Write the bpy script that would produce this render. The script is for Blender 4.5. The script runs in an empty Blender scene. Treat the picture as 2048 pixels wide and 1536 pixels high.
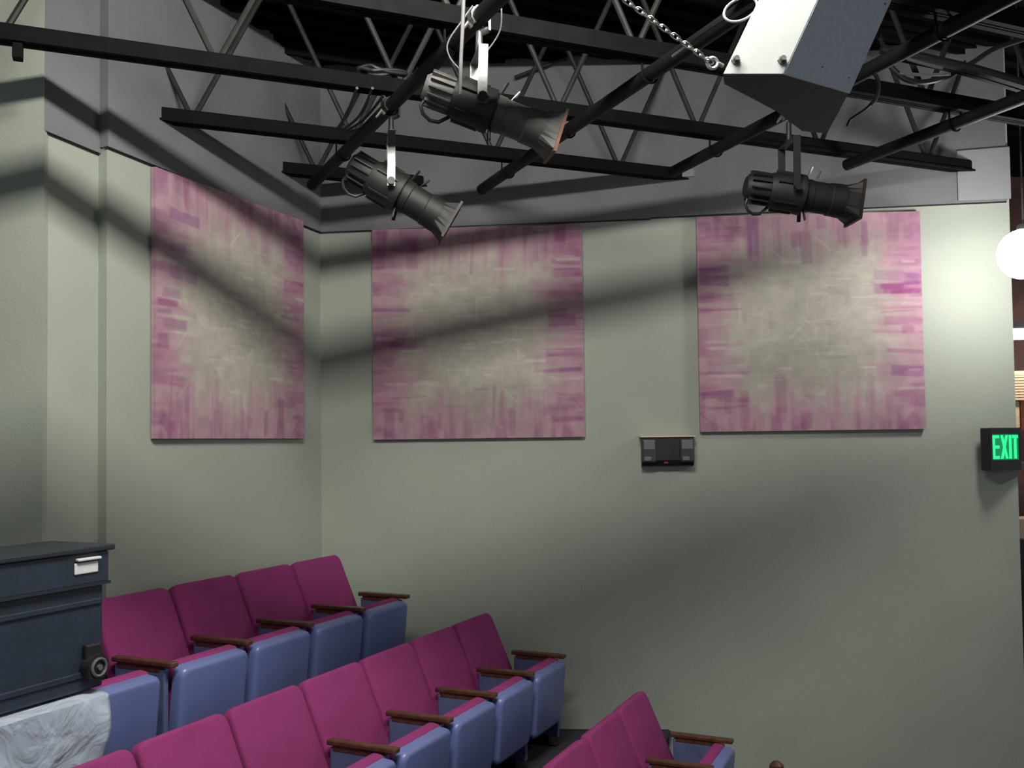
import bpy, bmesh, math, random
import numpy as np
from mathutils import Vector, Matrix, Euler

# ------------------------------------------------------------------ camera, world, light level
SC = bpy.context.scene
COL = SC.collection
EYE = 2.92                       # eye height over the lowest floor
F_PX, CX, CY = 1900.0, 1024.0, 819.0
PITCH, ROLL = math.radians(2.0), -0.013

cam_data = bpy.data.cameras.new('camera')
cam_data.sensor_width = 36.0
cam_data.lens = F_PX / 2048 * 36.0
cam_data.shift_y = (CY - 768) / 2048
cam_data.clip_start = 0.05
cam = bpy.data.objects.new('camera', cam_data)
COL.objects.link(cam)
RM = Matrix.Rotation(math.pi / 2 + PITCH, 3, 'X') @ Matrix.Rotation(ROLL, 3, 'Z')
cam.matrix_world = Matrix.Translation((0, 0, EYE)) @ RM.to_4x4()
SC.camera = cam

world = bpy.data.worlds.new('world')
world.use_nodes = True
world.node_tree.nodes['Background'].inputs[0].default_value = (0.80, 0.86, 0.95, 1)
world.node_tree.nodes['Background'].inputs[1].default_value = 0.34
SC.world = world

SC.view_settings.view_transform = 'Standard'
SC.view_settings.look = 'None'
SC.view_settings.gamma = 1.0
SC.view_settings.use_curve_mapping = False
SC.view_settings.exposure = 0.0

TUBE_POWER = 148.0               # strip light over the seats (emission of its tubes)
GLOBE_POWER = 66.0              # globe lamp by the end of the long wall
HALL_POWER = 40.0


# ------------------------------------------------------------------ small helpers
def ray(x, y):
    return RM @ Vector(((x - CX) / F_PX, -(y - CY) / F_PX, -1))


def at_z(x, y, z):               # point of that picture direction at height z over the eye
    d = ray(x, y)
    return d * (z / d.z) + Vector((0, 0, EYE))


def at_y(x, y, Y):
    d = ray(x, y)
    return d * (Y / d.y) + Vector((0, 0, EYE))


def tag(o, label=None, cat=None, group=None, kind=None):
    if label: o['label'] = label
    if cat: o['category'] = cat
    if group: o['group'] = group
    if kind: o['kind'] = kind
    return o


def empty(name, loc, rz=0.0):
    o = bpy.data.objects.new(name, None)
    o.empty_display_size = 0.1
    o.location = loc
    o.rotation_euler = (0, 0, rz)
    COL.objects.link(o)
    return o


def obj(name, bm, mat, parent=None, smooth=False):
    me = bpy.data.meshes.new(name)
    bmesh.ops.recalc_face_normals(bm, faces=bm.faces)
    bm.to_mesh(me)
    bm.free()
    me.materials.append(mat)
    if smooth:
        me.polygons.foreach_set('use_smooth', [True] * len(me.polygons))
        try:
            me.set_sharp_from_angle(angle=math.radians(38))
        except Exception:
            pass
    o = bpy.data.objects.new(name, me)
    COL.objects.link(o)
    if parent: o.parent = parent
    return o


def copy_tree(o, parent=None):
    c = o.copy()
    COL.objects.link(c)
    c.parent = parent
    for ch in list(o.children):
        copy_tree(ch, c)
    return c


def bx(bm, lo, hi, m=None, bev=0.0, seg=2):
    """axis aligned box, optionally bevelled, optionally transformed"""
    lo, hi = Vector(lo), Vector(hi)
    t = bmesh.new()
    bmesh.ops.create_cube(t, size=1)
    for v in t.verts:
        v.co = Vector(((v.co.x + .5) * (hi.x - lo.x) + lo.x, (v.co.y + .5) * (hi.y - lo.y) + lo.y, (v.co.z + .5) * (hi.z - lo.z) + lo.z))
    if bev > 0:
        bmesh.ops.bevel(t, geom=t.edges[:], offset=bev, segments=seg, profile=.5, affect='EDGES')
    merge(bm, t, m)


def merge(bm, t, m=None):
    if m is not None:
        bmesh.ops.transform(t, matrix=m, verts=t.verts)
    me = bpy.data.meshes.new('tmp')
    t.to_mesh(me)
    t.free()
    bm.from_mesh(me)
    bpy.data.meshes.remove(me)


def frame_of(a, b):
    """matrix whose local z runs from a to b"""
    d = (b - a)
    L = d.length
    z = d / L
    u = Vector((0, 0, 1)) if abs(z.z) < .9 else Vector((1, 0, 0))
    x = u.cross(z).normalized()
    y = z.cross(x)
    M = Matrix((x, y, z)).transposed().to_4x4()
    M.translation = a
    return M, L


def tube(bm, pts, r, n=10, cap=True):
    pts = [Vector(p) for p in pts]
    rs = r if isinstance(r, (list, tuple)) else [r] * len(pts)
    rings = []
    prevx = None
    for i, p in enumerate(pts):
        if i == 0: t = pts[1] - pts[0]
        elif i == len(pts) - 1: t = pts[-1] - pts[-2]
        else: t = (pts[i + 1] - pts[i]).normalized() + (pts[i] - pts[i - 1]).normalized()
        t.normalize()
        if prevx is None:
            u = Vector((0, 0, 1)) if abs(t.z) < .9 else Vector((1, 0, 0))
            x = u.cross(t).normalized()
        else:
            x = (prevx - t * prevx.dot(t)).normalized()
        prevx = x
        y = t.cross(x)
        rings.append([bm.verts.new(p + (x * math.cos(2 * math.pi * k / n) + y * math.sin(2 * math.pi * k / n)) * rs[i]) for k in range(n)])
    for a, b in zip(rings, rings[1:]):
        for k in range(n):
            bm.faces.new((a[k], a[(k + 1) % n], b[(k + 1) % n], b[k]))
    if cap:
        bm.faces.new(rings[0][::-1]); bm.faces.new(rings[-1])


def bar(bm, a, b, w, h):
    """rectangular bar from a to b, w wide, h high"""
    M, L = frame_of(Vector(a), Vector(b))
    bx(bm, (-w / 2, -h / 2, 0), (w / 2, h / 2, L), M)


def lathe(bm, prof, n=24, axis='X', m=None, sq=None):
    """profile of (x, r) revolved about local x"""
    t = bmesh.new()
    rings = []
    for (x, r) in prof:
        ring = []
        for k in range(n):
            a = 2 * math.pi * k / n
            ring.append(t.verts.new((x, r * math.cos(a), r * math.sin(a))))
        rings.append(ring)
    for a, b in zip(rings, rings[1:]):
        for k in range(n):
            t.faces.new((a[k], a[(k + 1) % n], b[(k + 1) % n], b[k]))
    t.faces.new(rings[0][::-1]); t.faces.new(rings[-1])
    merge(bm, t, m)


def prism(bm, poly, z0, z1):
    lo = [bm.verts.new((p[0], p[1], z0)) for p in poly]
    hi = [bm.verts.new((p[0], p[1], z1)) for p in poly]
    n = len(poly)
    for k in range(n):
        bm.faces.new((lo[k], lo[(k + 1) % n], hi[(k + 1) % n], hi[k]))
    bm.faces.new(lo[::-1]); bm.faces.new(hi)


def ell(name_pts, k, n):         # point on a closed smooth loop
    return name_pts[k % n]


# ------------------------------------------------------------------ materials
def mat(name, col, rough=.6, metal=0.0, noise=0.0, nscale=8.0, bump=0.0, bscale=60.0, col2=None, emit=None, strength=0.0, spec=.5, coat=0.0):
    m = bpy.data.materials.new(name)
    m.use_nodes = True
    nt = m.node_tree
    b = nt.nodes['Principled BSDF']
    b.inputs['Roughness'].default_value = rough
    b.inputs['Metallic'].default_value = metal
    b.inputs['Specular IOR Level'].default_value = spec
    b.inputs['Coat Weight'].default_value = coat
    b.inputs['Base Color'].default_value = (*col, 1)
    tc = nt.nodes.new('ShaderNodeTexCoord')
    if noise > 0 or col2:
        n = nt.nodes.new('ShaderNodeTexNoise')
        n.inputs['Scale'].default_value = nscale
        n.inputs['Detail'].default_value = 6
        nt.links.new(tc.outputs['Object'], n.inputs['Vector'])
        mx = nt.nodes.new('ShaderNodeMix')
        mx.data_type = 'RGBA'
        c2 = col2 if col2 else tuple(c * (1 - noise) for c in col)
        mx.inputs[6].default_value = (*col, 1)
        mx.inputs[7].default_value = (*c2, 1)
        rp = nt.nodes.new('ShaderNodeMapRange')
        rp.inputs[1].default_value = .35; rp.inputs[2].default_value = .65
        nt.links.new(n.outputs['Fac'], rp.inputs[0])
        nt.links.new(rp.outputs[0], mx.inputs[0])
        nt.links.new(mx.outputs[2], b.inputs['Base Color'])
    if bump > 0:
        n2 = nt.nodes.new('ShaderNodeTexNoise')
        n2.inputs['Scale'].default_value = bscale
        n2.inputs['Detail'].default_value = 4
        nt.links.new(tc.outputs['Object'], n2.inputs['Vector'])
        bp = nt.nodes.new('ShaderNodeBump')
        bp.inputs['Strength'].default_value = bump
        bp.inputs['Distance'].default_value = .01
        nt.links.new(n2.outputs['Fac'], bp.inputs['Height'])
        nt.links.new(bp.outputs[0], b.inputs['Normal'])
    if emit:
        b.inputs['Emission Color'].default_value = (*emit, 1)
        b.inputs['Emission Strength'].default_value = strength
    return m


M = {}
M['wall'] = mat('wall_paint', (.335, .365, .300), .75, noise=.07, nscale=1.6, bump=.25, bscale=90)
M['upper'] = mat('upper_wall_paint', (.165, .163, .166), .85, noise=.14, nscale=2.3, bump=.35, bscale=14)
M['patch'] = mat('paper_patch', (.25, .26, .255), .8, noise=.08, nscale=3)
M['deck'] = mat('black_ceiling', (.003, .003, .0035), .95, noise=.4, nscale=5, spec=.1)
M['steel'] = mat('black_steel', (.0035, .0048, .0045), .8, noise=.45, nscale=14, bump=.2, bscale=70, spec=.12)
M['rod'] = mat('web_steel', (.024, .022, .02), .6, noise=.4, nscale=14, spec=.3)
M['pipe'] = mat('black_pipe', (.007, .0085, .0085), .6, noise=.4, nscale=10, spec=.25)
M['carpet'] = mat('tier_carpet', (.025, .026, .034), .95, noise=.3, nscale=60, bump=.5, bscale=250)
M['magenta'] = mat('magenta_fabric', (.27, .036, .148), .85, noise=.13, nscale=5, bump=.5, bscale=260, spec=.25)
M['blue'] = mat('blue_shell', (.135, .165, .36), .34, noise=.08, nscale=6, spec=.5)
M['bluefab'] = mat('blue_side', (.09, .12, .24), .5, noise=.15, nscale=12)
M['wood'] = mat('dark_wood', (.10, .042, .02), .35, noise=.5, nscale=24)
M['black'] = mat('black_plastic', (.012, .012, .013), .45)
M['lamp'] = mat('lamp_metal', (.009, .010, .008), .6, noise=.35, nscale=22)
M['dusty'] = mat('lamp_grey', (.10, .097, .085), .55, noise=.35, nscale=18)
M['silver'] = mat('silver_steel', (.34, .34, .32), .35, metal=.8, noise=.35, nscale=24)
M['darkgel'] = mat('dark_gel_frame', (.035, .02, .015), .5, noise=.3, nscale=16)
M['gel'] = mat('gel_frame', (.20, .085, .05), .5, noise=.4, nscale=16)
M['boxwhite'] = mat('box_panel', (.38, .40, .38), .4, noise=.05, nscale=30)
M['boxside'] = mat('box_side', (.60, .66, .68), .5, noise=.12, nscale=60)
M['boxgrey'] = mat('box_grey', (.10, .11, .115), .5, noise=.12, nscale=60)
M['boxdark'] = mat('box_dark', (.045, .05, .052), .6, noise=.3, nscale=60)
M['chrome'] = mat('chain_steel', (.6, .6, .55), .3, metal=.85)
M['cable'] = mat('black_cable', (.015, .015, .017), .5)
M['greycable'] = mat('grey_cable', (.12, .115, .11), .6)
M['tote'] = mat('tote_plastic', (.022, .032, .048), .4, noise=.2, nscale=9, bump=.1)
M['totestrip'] = mat('tote_trim', (.013, .017, .024), .5)
M['label'] = mat('white_label', (.62, .62, .60), .5)
M['brown'] = mat('hall_brown', (.10, .05, .045), .8, noise=.5, nscale=2.2)
M['hallfloor'] = mat('hall_floor', (.05, .035, .025), .6, noise=.3)
M['brick'] = mat('hall_orange', (.42, .12, .05), .7, noise=.3, nscale=9)
M['cream'] = mat('cream_paint', (.62, .48, .32), .6, noise=.1)
M['red'] = mat('dark_red', (.22, .02, .015), .5)
M['lens'] = mat('lamp_lens', (.35, .38, .36), .25)
M['headdark'] = mat('head_plastic', (.03, .034, .034), .5)
M['dimlens'] = mat('dim_lens', (.13, .14, .14), .3)
M['tube'] = mat('lit_tube', (.9, .9, .9), .5, emit=(1.0, .98, .93), strength=TUBE_POWER)
M['globe'] = mat('lit_globe', (.9, .9, .9), .5, emit=(1.0, .98, .97), strength=GLOBE_POWER)
M['halltube'] = mat('hall_tube', (.9, .9, .9), .5, emit=(1.0, .90, .80), strength=HALL_POWER)
M['exitdark'] = mat('exit_back', (.01, .10, .04), .4, emit=(0.0, .20, .07), strength=1.0)
M['exitlit'] = mat('exit_letters', (.02, .4, .12), .4, emit=(.02, .85, .26), strength=1.15)

# clear crumpled plastic: thin film, part see-through
pm = bpy.data.materials.new('plastic_film')
pm.use_nodes = True
nt = pm.node_tree
pb = nt.nodes['Principled BSDF']
pb.inputs['Base Color'].default_value = (.56, .63, .72, 1)
pb.inputs['Roughness'].default_value = .3
pb.inputs['Alpha'].default_value = .66
fn = nt.nodes.new('ShaderNodeTexNoise'); fn.inputs['Scale'].default_value = 4.5; fn.inputs['Detail'].default_value = 5; fn.inputs['Distortion'].default_value = 1.6
ftc = nt.nodes.new('ShaderNodeTexCoord'); nt.links.new(ftc.outputs['Object'], fn.inputs['Vector'])
fb = nt.nodes.new('ShaderNodeBump'); fb.inputs['Strength'].default_value = .45; fb.inputs['Distance'].default_value = .06
nt.links.new(fn.outputs['Fac'], fb.inputs['Height']); nt.links.new(fb.outputs[0], pb.inputs['Normal'])
M['film'] = pm


# canvas artwork: brush strokes held in a colour attribute of the canvas mesh
def canvas_mat():
    m = bpy.data.materials.new('painted_canvas')
    m.use_nodes = True
    nt = m.node_tree
    b = nt.nodes['Principled BSDF']
    b.inputs['Roughness'].default_value = .85
    b.inputs['Specular IOR Level'].default_value = .2
    a = nt.nodes.new('ShaderNodeVertexColor')
    a.layer_name = 'paint'
    tc = nt.nodes.new('ShaderNodeTexCoord')
    n = nt.nodes.new('ShaderNodeTexNoise')
    n.inputs['Scale'].default_value = 12
    n.inputs['Detail'].default_value = 5
    nt.links.new(tc.outputs['Object'], n.inputs['Vector'])
    r = nt.nodes.new('ShaderNodeMapRange')
    r.inputs[1].default_value = .3; r.inputs[2].default_value = .7
    r.inputs[3].default_value = .88; r.inputs[4].default_value = 1.08
    nt.links.new(n.outputs['Fac'], r.inputs[0])
    v = nt.nodes.new('ShaderNodeVectorMath')
    v.operation = 'SCALE'
    nt.links.new(a.outputs['Color'], v.inputs[0])
    nt.links.new(r.outputs[0], v.inputs['Scale'])
    nt.links.new(v.outputs[0], b.inputs['Base Color'])
    return m


M['canvas'] = canvas_mat()

# ------------------------------------------------------------------ room lines (measured plan)
K = Vector((-1.42, 7.06, 0))                                     # room corner
WL = Vector((-.4, -1.0, 0)).normalized()                         # along the left wall, towards us
WB = Vector((1.0, -.053, 0)).normalized()                        # along the back wall, to the right
NLw = Vector((math.cos(math.atan(.4)), -math.sin(math.atan(.4)), 0))   # left wall normal into the room
NBw = Vector((-.053, -1, 0)).normalized()                        # back wall normal into the room
DECK = EYE + 2.87
RETURN_X = -2.335


def on_wall(x, y, which):
    P0 = K + Vector((0, 0, EYE))
    n = NLw if which == 'L' else NBw
    d = ray(x, y)
    c = Vector((0, 0, EYE))
    return c + d * ((P0 - c).dot(n) / d.dot(n))


def wall_slab(name, a, b, zs0, zs1, n, thick, m, off=0.0):
    """slab from a to b; its room face lies off in front of the wall line; zs0=(z at a, z at b)"""
    bm = bmesh.new()
    vs = []
    for (p, z0, z1) in ((a, zs0[0], zs1[0]), (b, zs0[1], zs1[1])):
        for t in (off, off - thick):
            for z in (z0, z1):
                vs.append(bm.verts.new((p.x + n.x * t, p.y + n.y * t, z)))
    f = lambda *i: bm.faces.new([vs[k] for k in i])
    f(0, 1, 5, 4); f(2, 3, 7, 6); f(0, 2, 6, 4); f(1, 3, 7, 5); f(0, 1, 3, 2); f(4, 5, 7, 6)
    return tag(obj(name, bm, m), kind='structure')


LW0 = K + WL * ((RETURN_X - K.x) / WL.x)                         # near end of left wall
LWp = on_wall(214, 300, 'L'); LWp.z = 0                          # pilaster edge
BWE = K + WB * 5.03                                              # end of back wall
SEAM_C, SEAM_L, SEAM_R = EYE + 1.590, EYE + 1.627, EYE + 1.693

REC = .06
wall_slab('wall_left', LWp, K - WL * .2, (0, 0), (DECK, DECK), NLw, .20, M['wall'])
# the near stretch of the left wall lies a little deeper
wall_slab('wall_left_near', LW0, LWp, (0, 0), (DECK, DECK), NLw, .14, M['wall'], off=-REC)
wall_slab('wall_back', K - WB * .2, BWE, (0, 0), (DECK - .01, DECK - .01), NBw, .16, M['wall'])
LR = LW0 - NLw * REC
wall_slab('wall_left_return', Vector((-7, LR.y + .25, 0)), LR + NLw * .024, (0, 0), (DECK, DECK), Vector((.05, -1, 0)).normalized(), .14, M['wall'])
# upper wall cladding, standing a little proud of the paint below: a black strip paints the shadow gap under its lip
PR = .02
mid = on_wall(1300, 436, 'B'); mid.z = 0
e1 = K + WB * 5.01
for nm, a_, b_, za, zb, n_, off_ in (
        ('wall_upper_left', LWp, K + NLw * .0, EYE + 1.640, SEAM_C, NLw, PR),
        ('wall_upper_left', LW0, LWp, SEAM_L, EYE + 1.610, NLw, PR - REC),
        ('wall_upper_back', K, mid, SEAM_C, EYE + 1.632, NBw, PR),
        ('wall_upper_back', mid, e1, EYE + 1.640, SEAM_R, NBw, PR - .002)):
    if a_ is LWp: a_ = LWp + WL * .012
    wall_slab(nm, a_, b_, (za, zb), (DECK - .02, DECK - .02), n_, REC + .03 if off_ == PR else PR, M['upper'], off=off_)
    wall_slab('seam_shade', a_, b_, (za - .010, zb - .010), (za + .002, zb + .002), n_, .01, M['black'], off=off_ - PR + .006)
# pale paper sheets patched on the upper wall near its right end
pa = K + WB * 4.66
wall_slab('trim_2', pa, BWE, (EYE + 1.70, EYE + 1.705), (EYE + 2.06, EYE + 2.08), NBw, .012, M['patch'], off=.032)
pc = K + WB * 4.82
wall_slab('trim_3', K + WB * 2.45, K + WB * 2.78, (EYE + 1.92, EYE + 1.93), (EYE + 1.99, EYE + 1.98), NBw, .01, M['patch'], off=.03)
# ceiling deck: ribbed black steel
bm = bmesh.new()
dn = Vector((.3907, -.9205, 0)); dd = Vector((.9205, .3907, 0))
bx(bm, (-9, -3, DECK), (9, 15, DECK + .06))
for i in range(60):
    c = K + dn * (-4 + i * .2)
    bar(bm, c - dd * 8 + Vector((0, 0, DECK - .02)), c + dd * 10 + Vector((0, 0, DECK - .02)), .07, .06)
tag(obj('ceiling', bm, M['deck']), kind='structure')

# seating tiers: r runs along the rows (away from us), f is the way the seats face
RR = Vector((.4226, .9063, 0)); FF = Vector((.9063, -.4226, 0))


def pf(perp, along, z=0.0):
    return FF * perp + RR * along + Vector((0, 0, z))


for k, (p0, p1, z) in enumerate([(-5.2, -3.05, EYE - 1.66), (-3.05, -1.93, EYE - 2.08), (-1.93, -.95, EYE - 2.50)]):
    poly = [pf(p0, -1.0), pf(p1, -1.0), pf(p1, 8), pf(p0, 8)]
    # keep inside the room: clip by the left and back wall lines
    for (P0, N) in ((K, NLw), (K, NBw)):
        out = []
        for i in range(len(poly)):
            a, b = poly[i], poly[(i + 1) % len(poly)]
            da, db = (a - P0).dot(N), (b - P0).dot(N)
            if da >= 0: out.append(a)
            if da * db < 0: out.append(a + (b - a) * (da / (da - db)))
        poly = out
    bm = bmesh.new()
    prism(bm, poly, 0.0, z)
    tag(obj('floor', bm, M['carpet']), kind='structure')
    bm = bmesh.new()                                              # nosing along the edge of the tier
    far = pf(p1, 6.2)
    far = pf(p1, min(8, (K - far).dot(NBw) / RR.dot(NBw) + 6.2 - .03))
    bar(bm, pf(p1 - .01, -1.0, z - .012), Vector((far.x, far.y, z - .012)), .05, .03)
    tag(obj('trim_5', bm, M['black']), kind='structure')
bm = bmesh.new()
bx(bm, (-9, -3, -.1), (12, 15, 0))
tag(obj('floor', bm, M['carpet']), kind='structure')

# ------------------------------------------------------------------ the main strip light (over the seats, above the picture)
LAMP = K + dn * 4.60 + dd * (-.5) + Vector((0, 0, EYE + 2.66))
lt = empty('strip_light', LAMP, math.atan2(dd.y, dd.x))
tag(lt, 'long fluorescent light with a rounded diffuser hung under the black ceiling', 'ceiling light')
bm = bmesh.new()
bx(bm, (-1.25, -.13, .05), (1.25, .13, .11), bev=.01)
obj('housing', bm, M['boxgrey'], lt)
bm = bmesh.new()
ra, rb = [], []
for k in range(15):
    t = math.pi * k / 14
    ra.append(bm.verts.new((-1.22, .11 * math.cos(t), .048 - .13 * math.sin(t))))
    rb.append(bm.verts.new((1.22, .11 * math.cos(t), .048 - .13 * math.sin(t))))
for k in range(14):
    bm.faces.new((ra[k], ra[k + 1], rb[k + 1], rb[k]))
bm.faces.new(ra); bm.faces.new(rb[::-1])
bm.faces.new((ra[0], ra[-1], rb[-1], rb[0]))
obj('diffuser', bm, M['tube'], lt, True)
for s in (-1, 1):
    bm = bmesh.new()
    tube(bm, [(s * .9, 0, .11), (s * .9, 0, DECK - LAMP.z)], .006, 6)
    obj('hanger', bm, M['greycable'], lt)
    bm = bmesh.new()
    bx(bm, (s * 1.235 - .015, -.12, -.085), (s * 1.235 + .015, .12, .052), bev=.008)
    obj('end_cap', bm, M['boxgrey'], lt)

# ------------------------------------------------------------------ paintings
def stroke_raster(seed, n=230):
    rnd = random.Random(seed)
    yy, xx = np.mgrid[0:n, 0:n] / (n - 1.0)
    U = xx * 2 - 1; V = yy * 2 - 1
    img = np.zeros((n, n, 3))
    beige = np.array((.40, .375, .315)); pink = np.array((.39, .225, .27)); mag = np.array((.235, .05, .165)); violet = np.array((.19, .07, .20)); pale = np.array((.56, .52, .45))
    rs = np.random.RandomState(seed)
    def smooth_noise(gx, gy):
        g = rs.rand(gy + 2, gx + 2)
        x = xx * gx; y = yy * gy
        xi = np.minimum(x.astype(int), gx - 1); yi = np.minimum(y.astype(int), gy - 1)
        fx = x - xi; fy = y - yi
        fx = fx * fx * (3 - 2 * fx); fy = fy * fy * (3 - 2 * fy)
        return (g[yi, xi] * (1 - fx) * (1 - fy) + g[yi, xi + 1] * fx * (1 - fy) + g[yi + 1, xi] * (1 - fx) * fy + g[yi + 1, xi + 1] * fx * fy)
    rad = np.maximum(np.abs(U), np.abs(V)) * .6 + np.sqrt(U * U + V * V) * .34
    horiz = np.abs(U) > np.abs(V)
    st_v = smooth_noise(34, 4) * .6 + smooth_noise(70, 7) * .4        # vertical streaks
    st_h = smooth_noise(4, 34) * .6 + smooth_noise(7, 70) * .4        # horizontal streaks
    w = np.clip((np.abs(U) - np.abs(V)) * 4 + .5, 0, 1)
    st = st_h * w + st_v * (1 - w)
    t = np.clip((rad + (st - .5) * .42 - .46) / .40, 0, 1)
    t = t * t * (3 - 2 * t)
    img[:] = beige
    img = img * (1 - t[..., None] * .85) + pink * t[..., None] * .85
    t2 = np.clip((rad + (st - .5) * .9 - .88) / .25, 0, 1)[..., None] * .42
    img = img * (1 - t2) + mag * t2
    def dab(cu, cv, ang, L, W, c, al):
        ca, sa = math.cos(ang), math.sin(ang)
        a = (U - cu) * ca + (V - cv) * sa
        b = -(U - cu) * sa + (V - cv) * ca
        mk = np.clip((L / 2 - np.abs(a)) / .03, 0, 1) * np.clip((W / 2 - np.abs(b)) / .012, 0, 1)
        mk = (mk * al * (.7 + .3 * st_h if abs(sa) < .5 else mk * al))[..., None]
        nonlocal img
        img = img * (1 - mk) + c * mk
    # dark magenta strokes reaching in from the four margins
    for i in range(84):
        side = i % 4
        pos = rnd.uniform(-1, 1)
        L = rnd.uniform(.14, .42); W = rnd.uniform(.02, .13)
        c = mag if rnd.random() < .65 else violet
        al = rnd.uniform(.15, .6)
        e = 1 - L / 2 - rnd.choice((0, 0, 0, .06, .14))
        corner = abs(pos) > .86
        tilt = rnd.uniform(-.08, .08) + (math.pi / 4 * rnd.choice((-1, 1)) if corner and rnd.random() < .6 else 0)
        if side == 0: dab(-e, pos, tilt, L, W, c, al)
        elif side == 1: dab(e, pos, tilt, L, W, c, al)
        elif side == 2: dab(pos, -e, math.pi / 2 + tilt, L, W, c, al)
        else: dab(pos, e, math.pi / 2 + tilt, L, W, c, al)
    # mid pink strokes
    for i in range(90):
        a = rnd.uniform(0, 2 * math.pi); q = rnd.uniform(.55, .95)
        cu = max(-.95, min(.95, 1.2 * q * math.cos(a))); cv = max(-.95, min(.95, 1.2 * q * math.sin(a)))
        ang = 0 if abs(cu) > abs(cv) else math.pi / 2
        if rnd.random() < .25: ang += math.pi / 4
        dab(cu, cv, ang, rnd.uniform(.12, .34), rnd.uniform(.02, .05), pink if rnd.random() < .6 else pale, rnd.uniform(.15, .45))
    # pale short strokes at right angles and diagonals in the middle
    for i in range(150):
        a = rnd.uniform(0, 2 * math.pi); q = rnd.uniform(0, .68) ** .8
        dab(q * math.cos(a), q * math.sin(a), rnd.choice((0, 0, math.pi / 2, math.pi / 2, math.pi / 4, -math.pi / 4)), rnd.uniform(.1, .26), rnd.uniform(.018, .042), pale if rnd.random() < .6 else beige * .74, rnd.uniform(.25, .6))
    return np.clip(img, 0, 1)


def painting(tl, tr, bl, br, nrm, seed, label, z_top=None):
    c = (tl + tr + bl + br) / 4
    dirw = ((tr + br) / 2 - (tl + bl) / 2); dirw.z = 0
    w = dirw.length; dirw.normalize()
    h = ((tl + tr) / 2 - (bl + br) / 2).z
    root = empty('painting', (c.x + nrm.x * .002, c.y + nrm.y * .002, c.z - h / 2), math.atan2(dirw.y, dirw.x))
    tag(root, label, 'painting', None)
    # local: x along the wall, -y into the room, z up
    n = 230
    img = stroke_raster(seed, n)
    D = .038
    X = np.linspace(-w / 2, w / 2, n); Z = np.linspace(0, h, n)
    xs, zs = np.meshgrid(X, Z)
    co = np.stack([xs.ravel(), np.full(n * n, -D), zs.ravel()], 1)
    me = bpy.data.meshes.new('canvas')
    idx = np.arange(n * n).reshape(n, n)
    faces = np.stack([idx[:-1, :-1], idx[:-1, 1:], idx[1:, 1:], idx[1:, :-1]], -1).reshape(-1, 4)
    allv = co.tolist(); allf = faces.tolist()
    # wrapped edges of the canvas, so that it is solid
    ring = list(idx[0, :]) + list(idx[1:, -1]) + list(idx[-1, ::-1][1:]) + list(idx[::-1, 0][1:-1])
    base = len(allv)
    for i in ring:
        allv.append([co[i][0], -.006, co[i][2]])
    m_ = len(ring)
    for k in range(m_):
        allf.append([int(ring[k]), base + k, base + (k + 1) % m_, int(ring[(k + 1) % m_])])
    allf.append([base + k for k in range(m_)])
    me.from_pydata(allv, [], allf)
    ca = me.color_attributes.new('paint', 'FLOAT_COLOR', 'POINT')
    cols = np.ones((len(allv), 4))
    cols[:n * n, :3] = img.reshape(-1, 3)
    for k, i in enumerate(ring): cols[base + k, :3] = img.reshape(-1, 3)[i] * .9 + .1
    ca.data.foreach_set('color', cols.ravel())
    me.materials.append(M['canvas'])
    o = bpy.data.objects.new('canvas', me); COL.objects.link(o); o.parent = root
    bm = bmesh.new()
    t = .03
    bx(bm, (-w / 2 + .01, -.006, .01), (w / 2 - .01, 0, t + .01)); bx(bm, (-w / 2 + .01, -.006, h - t - .01), (w / 2 - .01, 0, h - .01))
    bx(bm, (-w / 2 + .01, -.006, t + .01), (-w / 2 + t, 0, h - t - .01)); bx(bm, (w / 2 - t, -.006, t + .01), (w / 2 - .01, 0, h - t - .01))
    obj('stretcher_frame', bm, M['wood'], root)
    return root


painting(on_wall(302, 336, 'L'), on_wall(600, 444, 'L'), on_wall(298, 876, 'L'), on_wall(597, 878, 'L'), NLw, 5, 'square pink and violet edged painting alone on the short left wall')
painting(on_wall(746, 463, 'B'), on_wall(1165, 450, 'B'), on_wall(749, 880, 'B'), on_wall(1168, 873, 'B'), NBw, 11, 'square magenta edged painting on the long wall, beside the room corner')
painting(on_wall(1392, 437, 'B'), on_wall(1839, 424, 'B'), on_wall(1398, 864, 'B'), on_wall(1844, 858, 'B'), NBw, 23, 'square pink edged painting on the long wall, nearer the exit sign')


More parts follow.
